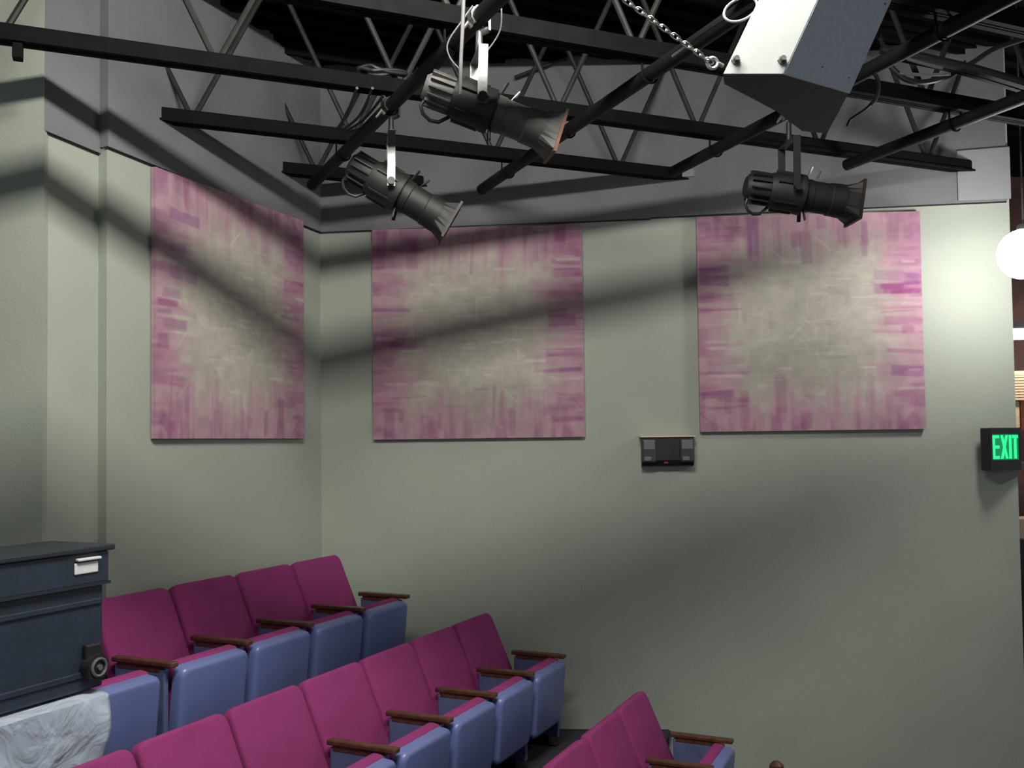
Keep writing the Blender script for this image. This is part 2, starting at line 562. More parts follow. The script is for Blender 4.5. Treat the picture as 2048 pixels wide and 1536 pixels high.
# ------------------------------------------------------------------ bar joists
def joist(p, label, s0, s1, sj, thick=.085, web_from=None):
    """p: distance from the room corner; s0..s1 extent along the joist; sj: position of one lower panel point"""
    root = empty('steel_joist', K + dn * p + dd * s0 + Vector((0, 0, EYE + 1.91)), math.atan2(dd.y, dd.x))
    tag(root, label, 'ceiling joist', 'black open-web steel joists under the ceiling')
    L = s1 - s0
    bm = bmesh.new()
    h = thick
    bx(bm, (0, -.045, 0), (L, .045, .012)); bx(bm, (0, -.014, 0), (L, -.006, h)); bx(bm, (0, .006, 0), (L, .014, h))
    bx(bm, (0, -.034, .005), (L, .034, h), bev=.012)
    obj('bottom_chord', bm, M['steel'], root)
    bm = bmesh.new()
    bx(bm, (0, -.05, .90), (L, .05, .92)); bx(bm, (0, -.014, .86), (L, .014, .90))
    obj('top_chord', bm, M['steel'], root)
    k0 = math.ceil((s0 + .2 - sj) / .965); k1 = math.floor((s1 - .2 - sj) / .965)
    proto = None
    for k in range(k0, k1 + 1):
        c = sj + k * .965 - s0
        for sg in (-1, 1):
            bm = bmesh.new()
            tube(bm, [(c + sg * .012, 0, h * .7), (c + sg * .42, 0, .885)], .016, 8)
            obj('web_rod', bm, M['rod'], root, True)
    # short hangers tie the top chord to the deck
    for k in range(k0, k1 + 1, 2):
        c = sj + k * .965 - s0 + .4
        if 0 < c < L:
            bm = bmesh.new()
            bx(bm, (c - .02, -.02, .915), (c + .02, .02, DECK - EYE - 1.905))
            obj('hanger', bm, M['steel'], root)
    return root


def s_hit(p, P0, N):
    a = K + dn * p
    return (P0 - a).dot(N) / dd.dot(N)


def s_of(P):
    v = P - K
    return v.x * dd.x + v.y * dd.y


pC, pA, pD, pE, pF = .33, 1.175, 2.085, 3.0, 3.92
joist(pC, 'shortest black steel joist, cutting across the room corner', s_hit(pC, K, NLw) - .10, s_hit(pC, K, NBw) + .10, s_of(at_z(625, 355, 1.95)))
joist(pA, 'black steel joist running from the short left wall above its painting to the long wall', s_hit(pA, K, NLw) - .10, s_hit(pA, K, NBw) + .12, s_of(at_z(385, 240, 1.95)))
joist(pD, 'black steel joist crossing the whole view, second out from the short one in the corner', -3.6, s_hit(pD, K, NBw) + .12, s_of(at_z(435, 122, 1.95)))
bm = bmesh.new()
bx(bm, (s_of(at_z(38, 90, 1.93)) + 3.6 - .022, -.03, -.075), (s_of(at_z(38, 90, 1.93)) + 3.6 + .022, .03, .01), bev=.004)
obj('bracket', bm, M['steel'], [o for o in COL.objects if o.name.startswith('steel_joist')][-1])
joist(pE, 'black steel joist passing behind the big hanging box at the top edge', -4.5, 7.6, s_of(at_z(1285, 90, 1.95)), .095)
joist(pF, 'nearest black steel joist, only its far end seen at the top right', -4.5, 8.0, s_of(at_z(1285, 90, 1.95)), .095)

# ------------------------------------------------------------------ pipe grid
PIPE_Z = 1.84


def pipe(x0, y0, x1, y1, label, ext=0.0, r=.038):
    a = at_z(x0, y0, PIPE_Z); b = at_z(x1, y1, PIPE_Z)
    b = b + (b - a).normalized() * ext
    root = empty('lighting_pipe', a, 0)
    tag(root, label, 'pipe', 'black pipes slung under the joists')
    bm = bmesh.new()
    tube(bm, [Vector((0, 0, 0)), b - a], r, 14)
    obj('pipe_tube', bm, M['pipe'], root, True)
    d = (b - a).normalized()
    # U-bolts where it is clamped beneath each joist
    for p in (pA, pD, pE, pF):
        den = d.dot(dn)
        q = (p - (a - K).dot(dn)) / den
        if 0.1 < q < (b - a).length - .05:
            bm = bmesh.new()
            c = d * q
            side = d.cross(Vector((0, 0, 1)))
            for sg in (-1, 1):
                u = side * (r + .008) * sg
                tube(bm, [c + u - Vector((0, 0, .01)), c + u + Vector((0, 0, .135))], .006, 6)
            n = 8
            tube(bm, [c + side * (r + .008) * math.cos(math.pi * k / n) - Vector((0, 0, (r + .008) * math.sin(math.pi * k / n))) for k in range(n + 1)], .006, 6)
            obj('clamp', bm, M['steel'], root)
    return a, b


P1 = pipe(624, 370, 993, 0, 'black pipe carrying the two stage lights at left centre', 1.2)
P2 = pipe(963, 379, 1372, 99, 'black pipe in the middle, its open end just over the painting beside the corner', 1.6)
P3 = pipe(1345, 344, 1560, 232, 'black pipe behind the big box carrying the right hand stage light', 2.2)
P4 = pipe(1693, 330, 2048, 194, 'black pipe with a free end at the far right, nearest the exit sign', 1.0)


# ------------------------------------------------------------------ ellipsoidal stage lights
def stage_light(pipe_pt, body_c, heading, pitch, label, sc=1.0, pale=False, rad=1.0):
    """pipe_pt: point of the pipe it hangs from; body_c: centre of the body"""
    root = empty('stage_light', pipe_pt)
    tag(root, label, 'stage light', 'ellipsoidal stage lights on the pipes')
    o = body_c - pipe_pt
    B = Matrix.Translation(o) @ Matrix.Rotation(heading, 4, 'Z') @ Matrix.Rotation(pitch, 4, 'Y') @ Matrix.Diagonal((sc, sc * rad, sc * rad, 1))
    up = Matrix.Translation(o) @ Matrix.Rotation(heading, 4, 'Z') @ Matrix.Scale(sc, 4)
    # rear cap, with cooling fins along it
    bm = bmesh.new()
    lathe(bm, [(-.335, .03), (-.335, .055), (-.315, .072), (-.20, .082), (-.195, .06)], 20, m=B)
    for k in range(14):
        a = 2 * math.pi * k / 14
        bx(bm, (-.315, -.0035, .06), (-.20, .0035, .092), B @ Matrix.Rotation(a, 4, 'X'))
    cap = obj('lamp_cap', bm, M['dusty'] if pale else M['lamp'], root, True)
    bm = bmesh.new()
    tube(bm, [B @ Vector(q) for q in ((-.31, 0, -.06), (-.32, 0, -.10), (-.30, .01, -.13), (-.26, .02, -.145), (-.22, .03, -.135), (-.18, .03, -.09))], .009 * sc, 8)
    obj('power_cord', bm, M['cable'], root, True)
    # reflector housing
    bm = bmesh.new()
    lathe(bm, [(-.20, .05), (-.20, .09), (-.16, .104), (-.05, .104), (-.03, .112), (.0, .112), (.0, .085), (.015, .085)], 24, m=B)
    for k in range(6):
        bx(bm, (-.17, -.004, .10), (-.04, .004, .115), B @ Matrix.Rotation(k * math.pi / 3 + .3, 4, 'X'))
    h = obj('lamp_housing', bm, M['lamp'], root, True)
    # shutter ring with handles
    for ang, ln in ((.3, .06), (2.9, .05), (3.6, .05)):
        bm = bmesh.new()
        m2 = B @ Matrix.Rotation(ang, 4, 'X')
        bar(bm, m2 @ Vector((.012, 0, .08)), m2 @ Vector((.03, 0, .10 + ln)), .022 * sc, .006 * sc)
        obj('shutter_handle', bm, M['black'], root)
    # lens barrel
    bm = bmesh.new()
    lathe(bm, [(.01, .06), (.01, .092), (.05, .092), (.055, .087), (.16, .087), (.165, .092), (.20, .092), (.215, .094), (.255, .094), (.26, .07)], 24, m=B)
    obj('lens_barrel', bm, M['dusty'] if pale else M['lamp'], root, True)
    # focus knob: thin stem with a bulb, standing off the barrel
    bm = bmesh.new()
    tube(bm, [B @ Vector(q) for q in ((.07, 0, .075), (.078, 0, .105), (.088, 0, .118), (.10, 0, .15))], [.003 * sc, .003 * sc, .008 * sc, .006 * sc], 8)
    obj('focus_knob', bm, M['silver'] if pale else M['black'], root, True)
    # flared square holder at the mouth
    bm = bmesh.new()
    t = bmesh.new()
    n = 24
    r0 = [t.verts.new((.235, .09 * math.cos(2 * math.pi * k / n), .09 * math.sin(2 * math.pi * k / n))) for k in range(n)]
    def sqp(a, h_):
        c, s = math.cos(a), math.sin(a)
        q = h_ / max(abs(c), abs(s))
        return c * q, s * q
    r1 = [t.verts.new((.325, *sqp(2 * math.pi * k / n + 1e-4, .100))) for k in range(n)]
    r2 = [t.verts.new((.325, *sqp(2 * math.pi * k / n + 1e-4, .090))) for k in range(n)]
    r3 = [t.verts.new((.24, .08 * math.cos(2 * math.pi * k / n), .08 * math.sin(2 * math.pi * k / n))) for k in range(n)]
    for a, b in ((r0, r1), (r1, r2), (r2, r3)):
        for k in range(n):
            t.faces.new((a[k], a[(k + 1) % n], b[(k + 1) % n], b[k]))
    t.faces.new(r0); t.faces.new(r3)
    merge(bm, t, B)
    obj('frame_holder', bm, M['dusty'] if pale else M['lamp'], root)
    bm = bmesh.new()
    for (lo, hi) in (((.32, -.112, -.112), (.335, -.088, .112)), ((.32, .088, -.112), (.335, .112, .112)), ((.32, -.088, -.112), (.335, .088, -.088)), ((.32, -.088, .088), (.335, .088, .112))):
        bx(bm, lo, hi, B)
    obj('gel_frame', bm, M['gel'] if pale else M['darkgel'], root)
    bm = bmesh.new()
    lathe(bm, [(.18, .0), (.20, .06), (.205, .078), (.19, .078)], 20, m=B)
    obj('lens', bm, M['lens'], root, True)
    # yoke: two flat arms beside the housing joined over it by a crossbar
    top = Vector((0, 0, -o.z / sc - .105))
    px = -.07
    bm = bmesh.new()
    piv = B @ Vector((px, 0, 0))
    Uy = Matrix.Rotation(heading, 4, 'Z')
    side = Uy @ Vector((0, 1, 0)); fwd = Uy @ Vector((1, 0, 0))
    head = Vector((0, 0, -.115))                       # underside of the clamp, from the pipe
    for sg in (-1, 1):
        a = piv + side * sg * .125 * sc * rad
        b = head + side * sg * .045
        q = Vector((a.x * .75 + b.x * .25, a.y * .75 + b.y * .25, a.z + .13 * sc)) if False else a + (head - Vector((piv.x, piv.y, piv.z))) * .82
        pts = [a - Vector((0, 0, .02)), a + (b - a) * .0 + Vector((0, 0, .0)), q]
        M1, L1 = frame_of(pts[0], pts[2])
        # flat bar with its broad face to the side of the lamp
        bar(bm, pts[0], pts[2], .036, .007) if abs(fwd.x) < .5 else flat(bm, pts[0], pts[2], fwd, .040, .006)
    qa = piv + side * .125 * sc * rad + (head - piv) * .82
    qb = piv - side * .125 * sc * rad + (head - piv) * .82
    flat(bm, qa, qb, fwd, .040, .006)
    obj('yoke', bm, M['silver'] if pale or 'steeply' in label else M['lamp'], root)
    for sg in (-1, 1):
        bm = bmesh.new()
        c = piv + side * sg * .13 * sc * rad
        tube(bm, [c - side * sg * .01, c + side * sg * .022], .022 * sc, 12)
        obj('yoke_knob', bm, M['black'], root, True)
    # pipe clamp: hook, jaw and bolt
    d = (P1[1] - P1[0]).normalized()
    sdv = d.cross(Vector((0, 0, 1))).normalized()
    bm = bmesh.new()
    pts = []
    for k in range(9):
        a = -math.pi * .25 + math.pi * 1.25 * k / 8
        pts.append(sdv * .04 * math.cos(a) + Vector((0, 0, .04 * math.sin(a))))
    pts.append(sdv * -.04 + Vector((0, 0, -.05)))
    for a, b in zip(pts, pts[1:]):
        flat(bm, a, b, d, .045, .012)
    mid_ = (qa + qb) / 2
    tube(bm, [sdv * -.04 + Vector((0, 0, -.045)), Vector((0, 0, -.07)), mid_ + Vector((0, 0, .0))], .016, 10)
    obj('pipe_clamp', bm, M['silver'] if pale else M['lamp'], root)
    bm = bmesh.new()
    tube(bm, [sdv * .035 + Vector((0, 0, -.05)), sdv * .055 + Vector((0, 0, -.035)), sdv * .085 + Vector((0, 0, -.075))], [.010, .012, .006], 8)
    obj('clamp_bolt', bm, M['silver'], root, True)
    return root


def flat(bm, a, b, wide, w, t):
    """flat strip from a to b, broad across direction wide"""
    a, b = Vector(a), Vector(b)
    z = (b - a); L = z.length; z = z / L
    x = (wide - z * wide.dot(z)).normalized()
    y = z.cross(x)
    m = Matrix((x, y, z)).transposed().to_4x4(); m.translation = a
    bx(bm, (-w / 2, -t / 2, -t / 2), (w / 2, t / 2, L + t / 2), m)


def pipe_at(P, x):
    """point of the pipe seen at picture column x"""
    lo, hi = 0.0, 1.0
    inv = RM.transposed()
    def px(q):
        v = inv @ (P[0] + (P[1] - P[0]) * q - Vector((0, 0, EYE)))
        return CX + F_PX * v.x / -v.z
    s = 1 if px(1) > px(0) else -1
    for _ in range(50):
        m = (lo + hi) / 2
        if (px(m) - x) * s < 0: lo = m
        else: hi = m
    return P[0] + (P[1] - P[0]) * lo


a1 = pipe_at(P1, 958); c1 = at_y(983, 224, a1.y - .02)
a2 = pipe_at(P1, 782); c2 = at_y(802, 388, a2.y - .05)
a3 = pipe_at(P3, 1577); c3 = at_y(1602, 390, a3.y - .02)
stage_light(a1, c1, math.radians(12), math.radians(18), 'dusty grey stage light with an orange framed mouth, the nearest and highest of the three', .91, True, .95)
stage_light(a2, c2, math.radians(9), math.radians(30), 'black stage light tilted steeply down, hung in front of the room corner', .93, rad=1.05)
stage_light(a3, c3, math.radians(3), math.radians(9), 'black stage light hung almost level over the painting nearer the exit sign', .95, rad=1.05)


# ------------------------------------------------------------------ big hanging box with its chain
def hanging_box():
    zb = 1.25
    pix = [(1446, 149), (1565, 149), (1697, 187), (1654, 267), (1604, 262), (1552, 222), (1449, 168)]
    foot = [at_z(x, y, zb) for x, y in pix]
    base = foot[0].copy()
    root = empty('loudspeaker_cabinet', base)
    tag(root, 'big tilted box with a white front and grey sides hung from a chain', 'loudspeaker')
    foot = [q - base for q in foot]
    axis = Vector((.50, .16, 1.0)) * 1.05
    top = [q + axis for q in foot]
    n = len(foot)
    # dark body
    bm = bmesh.new()
    vb = [bm.verts.new(q) for q in foot]; vt = [bm.verts.new(q) for q in top]
    bm.faces.new(vb[::-1]); bm.faces.new(vt)
    for k in range(2, n):
        bm.faces.new((vb[k], vb[(k + 1) % n], vt[(k + 1) % n], vt[k]))
    # recessed plane behind the two light panels
    bm.faces.new((vb[0], vb[1], vt[1], vt[0])); bm.faces.new((vb[1], vb[2], vt[2], vt[1]))
    obj('cabinet', bm, M['boxdark'], root)
    c = sum(foot, Vector()) / n

    def panel(i, j, m, name, th=.006, inset=.0):
        a, b = foot[i], foot[j]
        nrm = (b - a).cross(axis).normalized()
        if nrm.dot(c - a) > 0: nrm = -nrm
        bm = bmesh.new()
        q = [a + (b - a) * inset, b - (b - a) * inset]
        vs = []
        for off in (.001, th):
            for p_, h in ((q[0], 0), (q[1], 0), (q[1], 1), (q[0], 1)):
                vs.append(bm.verts.new(p_ + axis * h + nrm * off))
        for f in ((0, 1, 2, 3), (4, 5, 6, 7), (0, 1, 5, 4), (1, 2, 6, 5), (2, 3, 7, 6), (3, 0, 4, 7)):
            bm.faces.new([vs[k] for k in f])
        return obj(name, bm, m, root), nrm
    w, nw = panel(0, 1, M['boxwhite'], 'front_panel')
    g, ng = panel(1, 2, M['boxside'], 'side_panel')
    a, b = foot[0], foot[1]
    for u in (.10, .88):
        bm = bmesh.new()
        q = a + (b - a) * u + axis * .045 + nw * .006
        tube(bm, [q, q + nw * .006, q + nw * .007, q + nw * .022], [.016, .016, .010, .010], 6)
        obj('bolt', bm, M['dusty'], root)
    for (u, h) in ((.45, .06), (.88, .05), (.93, .33)):
        bm = bmesh.new()
        q = foot[1] + (foot[2] - foot[1]) * u + axis * h + ng * .005
        tube(bm, [q, q + ng * .004], [.006, .004], 8)
        obj('screw', bm, M['silver'], root, True)
    # eye bolt on the lower left corner
    bm = bmesh.new()
    q = foot[0] + Vector((-.02, -.012, .035))
    tube(bm, [foot[0] + Vector((.0, .0, .03)), q], .007, 8)
    rr = .018
    e = q + Vector((-rr, 0, 0))
    tube(bm, [e + Vector((rr * math.cos(t), 0, rr * math.sin(t))) for t in [2 * math.pi * k / 16 for k in range(17)]], .006, 6)
    obj('eye_bolt', bm, M['chrome'], root, True)
    return root, base


box, box_base = hanging_box()
# short steel bracket and wires under the box
cx0 = box_base + Vector((-.04, -.012, .035))


def link_chain(a, b, n, label):
    root = empty('chain', a)
    tag(root, label, 'chain')
    bm = bmesh.new()
    L = (b - a).length / n
    Mx, _ = frame_of(Vector((0, 0, 0)), (b - a))
    for i in range(n):
        m = Mx @ Matrix.Translation((0, 0, L * (i + .5))) @ Matrix.Rotation(math.pi / 2 * (i % 2) + .5, 4, 'Z')
        pts = []
        hl, hw = L * .66, L * .30
        for k in range(17):
            t = 2 * math.pi * k / 16
            pts.append(m @ Vector((hw * math.cos(t), 0, (hl - hw) * (1 if math.sin(t) > 0 else -1) * (1 if abs(math.sin(t)) > .01 else 0) + hw * math.sin(t))))
        tube(bm, pts, L * .105, 6, cap=False)
    obj('links', bm, M['chrome'], root, True)
    return root


ch_end = at_y(1215, -25, box_base.y - .25)
link_chain(cx0, ch_end + (ch_end - cx0) * .35, 24, 'bright steel chain running up to the left from the corner of the hanging box')

# ------------------------------------------------------------------ cables and wires
def cable(pts, r, m, name, label, cat, n=8, closed=False, group=None):
    pts = [Vector(p) for p in pts]
    # Catmull-Rom through the points
    out = []
    N = len(pts)
    for i in range(N - 1 if not closed else N):
        g = (lambda k: pts[k % N]) if closed else (lambda k: pts[max(0, min(N - 1, k))])
        p0, p1, p2, p3 = g(i - 1), g(i), g(i + 1), g(i + 2)
        for k in range(6):
            t = k / 6
            out.append(.5 * ((2 * p1) + (-p0 + p2) * t + (2 * p0 - 5 * p1 + 4 * p2 - p3) * t * t + (-p0 + 3 * p1 - 3 * p2 + p3) * t ** 3))
    out.append(pts[0] if closed else pts[-1])
    bm = bmesh.new()
    tube(bm, out, r, n)
    o = obj(name, bm, m, None, True)
    return tag(o, label, cat, group)


yb = a1.y
cable([at_y(*q, yb + dy) for q, dy in (((945, 12), .03), ((925, 40), 0), ((896, 85), 0), ((900, 115), 0), ((920, 140), .0), ((925, 155), .05))], .0035, M['greycable'], 'safety_cable', 'thin wire loop hanging left of the nearest stage light', 'cable')
cable([at_y(*q, yb - .05) for q in ((1000, -12), (1003, 25), (1000, 60), (985, 88), (968, 108))], .0035, M['greycable'], 'safety_cable', 'thin wire curving down right of the top clamp of the nearest stage light', 'cable')
cable([at_y(*q, yb - .13) for q in ((928, -25), (925, 60), (922, 120), (921, 190))], .008, M['greycable'], 'hanging_cable', 'grey cable hanging straight down in front of the nearest stage light', 'cable')
# coil of cable laid on the joist over the left pipe
D0 = K + dn * pD
pts = []
sc0 = s_of(at_z(775, 140, 2.0))
for k in range(26):
    t = k / 25 * 4 * math.pi
    pts.append(D0 + dd * (sc0 + .12 * math.cos(t) + .02 * math.sin(t * 3)) + dn * (.05 * math.sin(t)) + Vector((0, 0, EYE + 2.02 + .012 * math.sin(t * 2.3) + .012 * (t / 12))))
cable(pts, .011, M['cable'], 'cable_coil', 'loose coil of black cable lying on the joist above the steeply tilted stage light', 'cable')
# cables tied between the left pipe and the joist behind it
for i, ((x0, y0), (x1, y1)) in enumerate([((674, 258), (714, 176)), ((682, 262), (745, 176)), ((692, 262), (768, 190)), ((700, 262), (764, 214))]):
    p0 = at_z(x0, y0, 1.93); p1 = at_z(x1, y1, 1.90)
    md = (p0 + p1) / 2 + Vector((.02 * (i % 2), 0, -.03))
    cable([p0, md, p1], .008, M['cable'], 'cable_strand', 'black cable strand slanting beside the pipe above the steeply tilted stage light', 'cable', group='cable strands by the left pipe')
# wire loop next to the box
lp = []
for k in range(14):
    t = 2 * math.pi * k / 14
    lp.append(at_y(1481 + 33 * math.cos(t) + 2 * math.sin(t), 19 - 23 * math.sin(t) - 8 * math.cos(t), 3.25))
cable(lp, .0045, M['label'], 'wire_loop', 'white wire loop standing off the upper left side of the hanging box', 'wire', closed=True)
# thin rod that runs up to the loop
cable([at_y(1345, 114, 4.1), at_y(1420, 62, 4.0), at_y(1512, 4, 3.9)], .009, M['dusty'], 'thin_rod', 'thin pale rod rising to the right behind the white wire loop', 'conduit')
# stray lead right of the box
cable([at_y(*q, 3.75) for q in ((1748, 146), (1756, 160), (1757, 180), (1750, 200), (1742, 208))], .008, M['greycable'], 'stray_lead', 'grey curved lead hanging just right of the hanging box', 'cable')
cable([at_y(*q, 3.75) for q in ((1743, 207), (1730, 219), (1712, 231), (1700, 240), (1694, 252))], .005, M['cable'], 'wire_tail', 'thin black wire tail curling down below the grey lead', 'wire')
# cable run on the right, above the free-ended pipe
for i, (q0, lab) in enumerate([
    ([(1762, 98), (1830, 112), (1900, 128), (1960, 142), (2060, 172)], 'top black cable of the run crossing to the right edge'),
    ([(1770, 110), (1840, 124), (1905, 138), (1970, 156), (2060, 184)], 'second black cable down in the run at the right edge'),
    ([(1780, 132), (1810, 158), (1850, 164), (1900, 150), (1945, 126), (1990, 98), (2060, 74)], 'black cable sagging and rising again toward the top right corner')]):
    cable([at_y(x, y, 5.2 + .05 * i) for x, y in q0], (.028, .022, .016)[i], M['cable'], 'black_cable', lab, 'cable')
for i, (q0, lab) in enumerate([([(1815, 118), (1850, 128), (1885, 136)], 'upper of two short grey cables lying among the black cables'), ([(1800, 146), (1850, 150), (1900, 148)], 'lower of two short grey cables lying among the black cables')]):
    cable([at_y(x, y, 5.1) for x, y in q0], .009, M['greycable'], 'grey_cable', lab, 'cable')
# thin conduit against the upper back wall
cable([on_wall(1030, 162, 'B') + NBw * .07, on_wall(1150, 118, 'B') + NBw * .07, on_wall(1245, 106, 'B') + NBw * .07], .012, M['rod'], 'wall_conduit', 'thin conduit high on the upper wall right of the nearest stage light', 'conduit')

# ------------------------------------------------------------------ emergency light on the long wall
ea, eb = on_wall(1279, 877, 'B'), on_wall(1388, 872, 'B')
ec = on_wall(1333, 903, 'B')
ew = (eb - ea).length
em = empty('emergency_light', (ec.x, ec.y, ec.z), math.atan2(WB.y, WB.x))
tag(em, 'small dark emergency light box on the wall between the two long wall paintings', 'emergency light')
bm = bmesh.new()
n = 9
t = bmesh.new()
for z, d in ((.105, .085), (-.07, .085), (-.105, .055)):
    pass
prof = [(0, .104), (-.085, .104), (-.095, .09), (-.095, -.06), (-.07, -.10), (0, -.108)]
va = [bm.verts.new((-ew / 2 + .012, y, z)) for y, z in prof]; vb = [bm.verts.new((ew / 2 - .012, y, z)) for y, z in prof]
for k in range(len(prof)):
    bm.faces.new((va[k], va[(k + 1) % len(prof)], vb[(k + 1) % len(prof)], vb[k]))
bm.faces.new(va); bm.faces.new(vb[::-1])
obj('housing', bm, M['black'], em)
bm = bmesh.new()
bx(bm, (-ew / 2, -.10, .104), (ew / 2, 0, .114), bev=.002)
obj('top_lip', bm, M['cream'], em)
for s in (-1, 1):
    bm = bmesh.new()
    x = s * (ew / 2 - .062)
    bx(bm, (x - .05, -.125, -.075), (x + .05, -.09, .09), bev=.01)
    h = obj('lamp_head', bm, M['headdark'], em)
    bm = bmesh.new()
    bx(bm, (x - .04, -.131, .015), (x + .04, -.124, .08), bev=.004)
    obj('lens', bm, M['dimlens'], h)
    bm = bmesh.new()
    bx(bm, (x - .036, -.131, -.065), (x + .012, -.124, -.035), bev=.004)
    obj('lens', bm, M['dimlens'], h)
bm = bmesh.new()
bx(bm, (-.03, -.1, -.085), (.0, -.083, -.072))
obj('indicator', bm, M['red'], em)

# ------------------------------------------------------------------ exit sign
sx = on_wall(1996, 898, 'B')
ex = empty('exit_sign', (sx.x + .0, sx.y - .09, sx.z), math.radians(22))
tag(ex, 'black boxed exit sign with green glowing letters at the end of the long wall', 'exit sign')
W, H = .29, .30
bm = bmesh.new()
# body with the window cut out: four bars and a back
bx(bm, (-W / 2, -.0, -H / 2), (W / 2, .075, H / 2), bev=.006)
obj('housing', bm, M['black'], ex)
bm = bmesh.new()
bx(bm, (-W / 2, -.014, -H / 2), (W / 2, 0, -.075)); bx(bm, (-W / 2, -.014, .105), (W / 2, 0, H / 2))
bx(bm, (-W / 2, -.014, -.075), (-W / 2 + .016, 0, .105)); bx(bm, (W / 2 - .016, -.014, -.075), (W / 2, 0, .105))
obj('bezel', bm, M['black'], ex)
bm = bmesh.new()
bx(bm, (-W / 2 + .016, -.006, -.075), (W / 2 - .016, -.001, .105))
obj('sign_face', bm, M['exitdark'], ex)
bm = bmesh.new()
x0 = -W / 2 + .024; lw = .062; gp = .011; z0, z1 = -.068, .098; s = .021
yA, yB = -.010, -.006


def lb(x_0, z_0, x_1, z_1): bx(bm, (x_0, yA, z_0), (x_1, yB, z_1))


def diag(xa, za, xb, zb, w):
    v = [bm.verts.new((q[0], y, q[1])) for y in (yA, yB) for q in ((xa - w / 2, za), (xa + w / 2, za), (xb + w / 2, zb), (xb - w / 2, zb))]
    for f in ((0, 1, 2, 3), (4, 5, 6, 7), (0, 1, 5, 4), (1, 2, 6, 5), (2, 3, 7, 6), (3, 0, 4, 7)): bm.faces.new([v[k] for k in f])


lb(x0, z0, x0 + s, z1)
zm = (z0 + z1) / 2
for za, zb in ((z0, z0 + s), (zm - s / 2, zm + s / 2), (z1 - s, z1)): lb(x0 + s, za, x0 + lw, zb)
xx0 = x0 + lw + gp + .004
diag(xx0 + s / 2, z0, xx0 + lw + .008 - s / 2, z1, s); diag(xx0 + lw + .008 - s / 2, z0, xx0 + s / 2, z1, s)
xi = xx0 + lw + .008 + gp
lb(xi, z0, xi + s, z1)
xt = xi + s + gp
tw = W / 2 - .022 - xt
lb(xt, z1 - s, xt + tw, z1); lb(xt + tw / 2 - s / 2, z0, xt + tw / 2 + s / 2, z1 - s)
obj('lettering', bm, M['exitlit'], ex)
bm = bmesh.new()
bx(bm, (-.05, .07, -.05), (.05, .13, .05))
obj('wall_mount', bm, M['black'], ex)

# ------------------------------------------------------------------ globe lamp at the wall end
gl = at_y(2048, 508, 6.0)
g = empty('globe_lamp', gl)
tag(g, 'blazing round white lamp hung at the free end of the long wall', 'lamp')
bm = bmesh.new()
bmesh.ops.create_icosphere(bm, subdivisions=3, radius=.16)
obj('globe', bm, M['globe'], g, True)
bm = bmesh.new()
tube(bm, [(0, 0, .12), (0, 0, .13), (0, 0, .19)], [.05, .05, .03], 12)
obj('fitting', bm, M['black'], g, True)
bm = bmesh.new()
tube(bm, [(0, 0, .18), (0, 0, DECK - gl.z)], .006, 6)
obj('cord', bm, M['cable'], g)

# ------------------------------------------------------------------ hall seen past the wall end
wall_slab('wall_hall', Vector((3.5, 10.6, 0)), Vector((9.5, 9.6, 0)), (0, 0), (DECK, DECK), Vector((-.16, -1, 0)).normalized(), .15, M['brown'])


def hallbox(name, x0, y0, x1, y1, Y, depth, m, label, cat, xr=2075):
    a = at_y(x0, y0, Y); b = at_y(x1, y1, Y)
    bm = bmesh.new()
    bx(bm, (a.x, Y, b.z), (b.x, Y + depth, a.z), bev=.005)
    return tag(obj(name, bm, m), label, cat)


h = at_y(2026, 668, 9.0)
ht = empty('hall_light', h)
tag(ht, 'white glowing horizontal tube light in the hall past the wall end', 'ceiling light')
bm = bmesh.new(); tube(bm, [(0, 0, 0), (1.2, 0, 0)], .055, 12); obj('tube', bm, M['halltube'], ht, True)
bm = bmesh.new(); bx(bm, (-.02, -.04, .05), (1.22, .04, .11)); obj('housing', bm, M['boxgrey'], ht)
bm = bmesh.new(); tube(bm, [(.3, 0, .1), (.3, 0, DECK - h.z)], .01, 6); obj('hanger', bm, M['cable'], ht)
bm = bmesh.new(); tube(bm, [(.9, 0, .1), (.9, 0, DECK - h.z)], .01, 6); obj('hanger', bm, M['cable'], ht)

# slatted blind and what hangs beside it
a = at_y(2024, 750, 9.4); b = at_y(2100, 800, 9.4)
bl = empty('slatted_blind', a)
tag(bl, 'cream slatted blind in the hall just above the exit sign', 'blind')
bm = bmesh.new()
nsl = 9
for k in range(nsl):
    z = (b.z - a.z) * (k + .5) / nsl
    bx(bm, (0, 0, z - .010), (b.x - a.x, .03, z + .010))
obj('slats', bm, M['cream'], bl)
bm = bmesh.new(); bx(bm, (-.01, .0, 0), (b.x - a.x + .01, .05, .04)); obj('head_rail', bm, M['cream'], bl)
a = at_y(2026, 803, 9.45); b = at_y(2040, 860, 9.45)
bm = bmesh.new()
for k in range(11):
    z0_ = a.z + (b.z - a.z) * (k + .5) / 11
    bx(bm, (a.x, 9.45, z0_ - .012), (b.x, 9.49, z0_ + .012))
bx(bm, (a.x + .01, 9.48, b.z), (b.x - .01, 9.5, a.z))
tag(obj('slat_strip', bm, M['cream']), 'narrow pale slatted strip hanging under the cream blind', 'blind')
hallbox('orange_panel', 2040, 780, 2100, 858, 9.6, .05, M['brick'], 'orange red panel in the hall beside the pale slatted strip', 'panel')
hallbox('hall_cabinet', 2030, 925, 2110, 1028, 9.5, .3, M['brown'], 'dark brown cabinet in the hall below the exit sign', 'cabinet')
hallbox('cream_carton', 2036, 1038, 2110, 1078, 8.9, .3, M['cream'], 'cream carton in the hall past the lower wall end', 'box')
ct = hallbox('hall_counter', 2030, 1079, 2150, 1530, 8.8, .6, M['black'], 'black counter in the hall past the lower wall end', 'counter')
hallbox('orange_beam', 1990, 176, 2080, 206, 8.6, .2, M['brick'], 'orange beam high in the hall at the top right edge', 'beam')
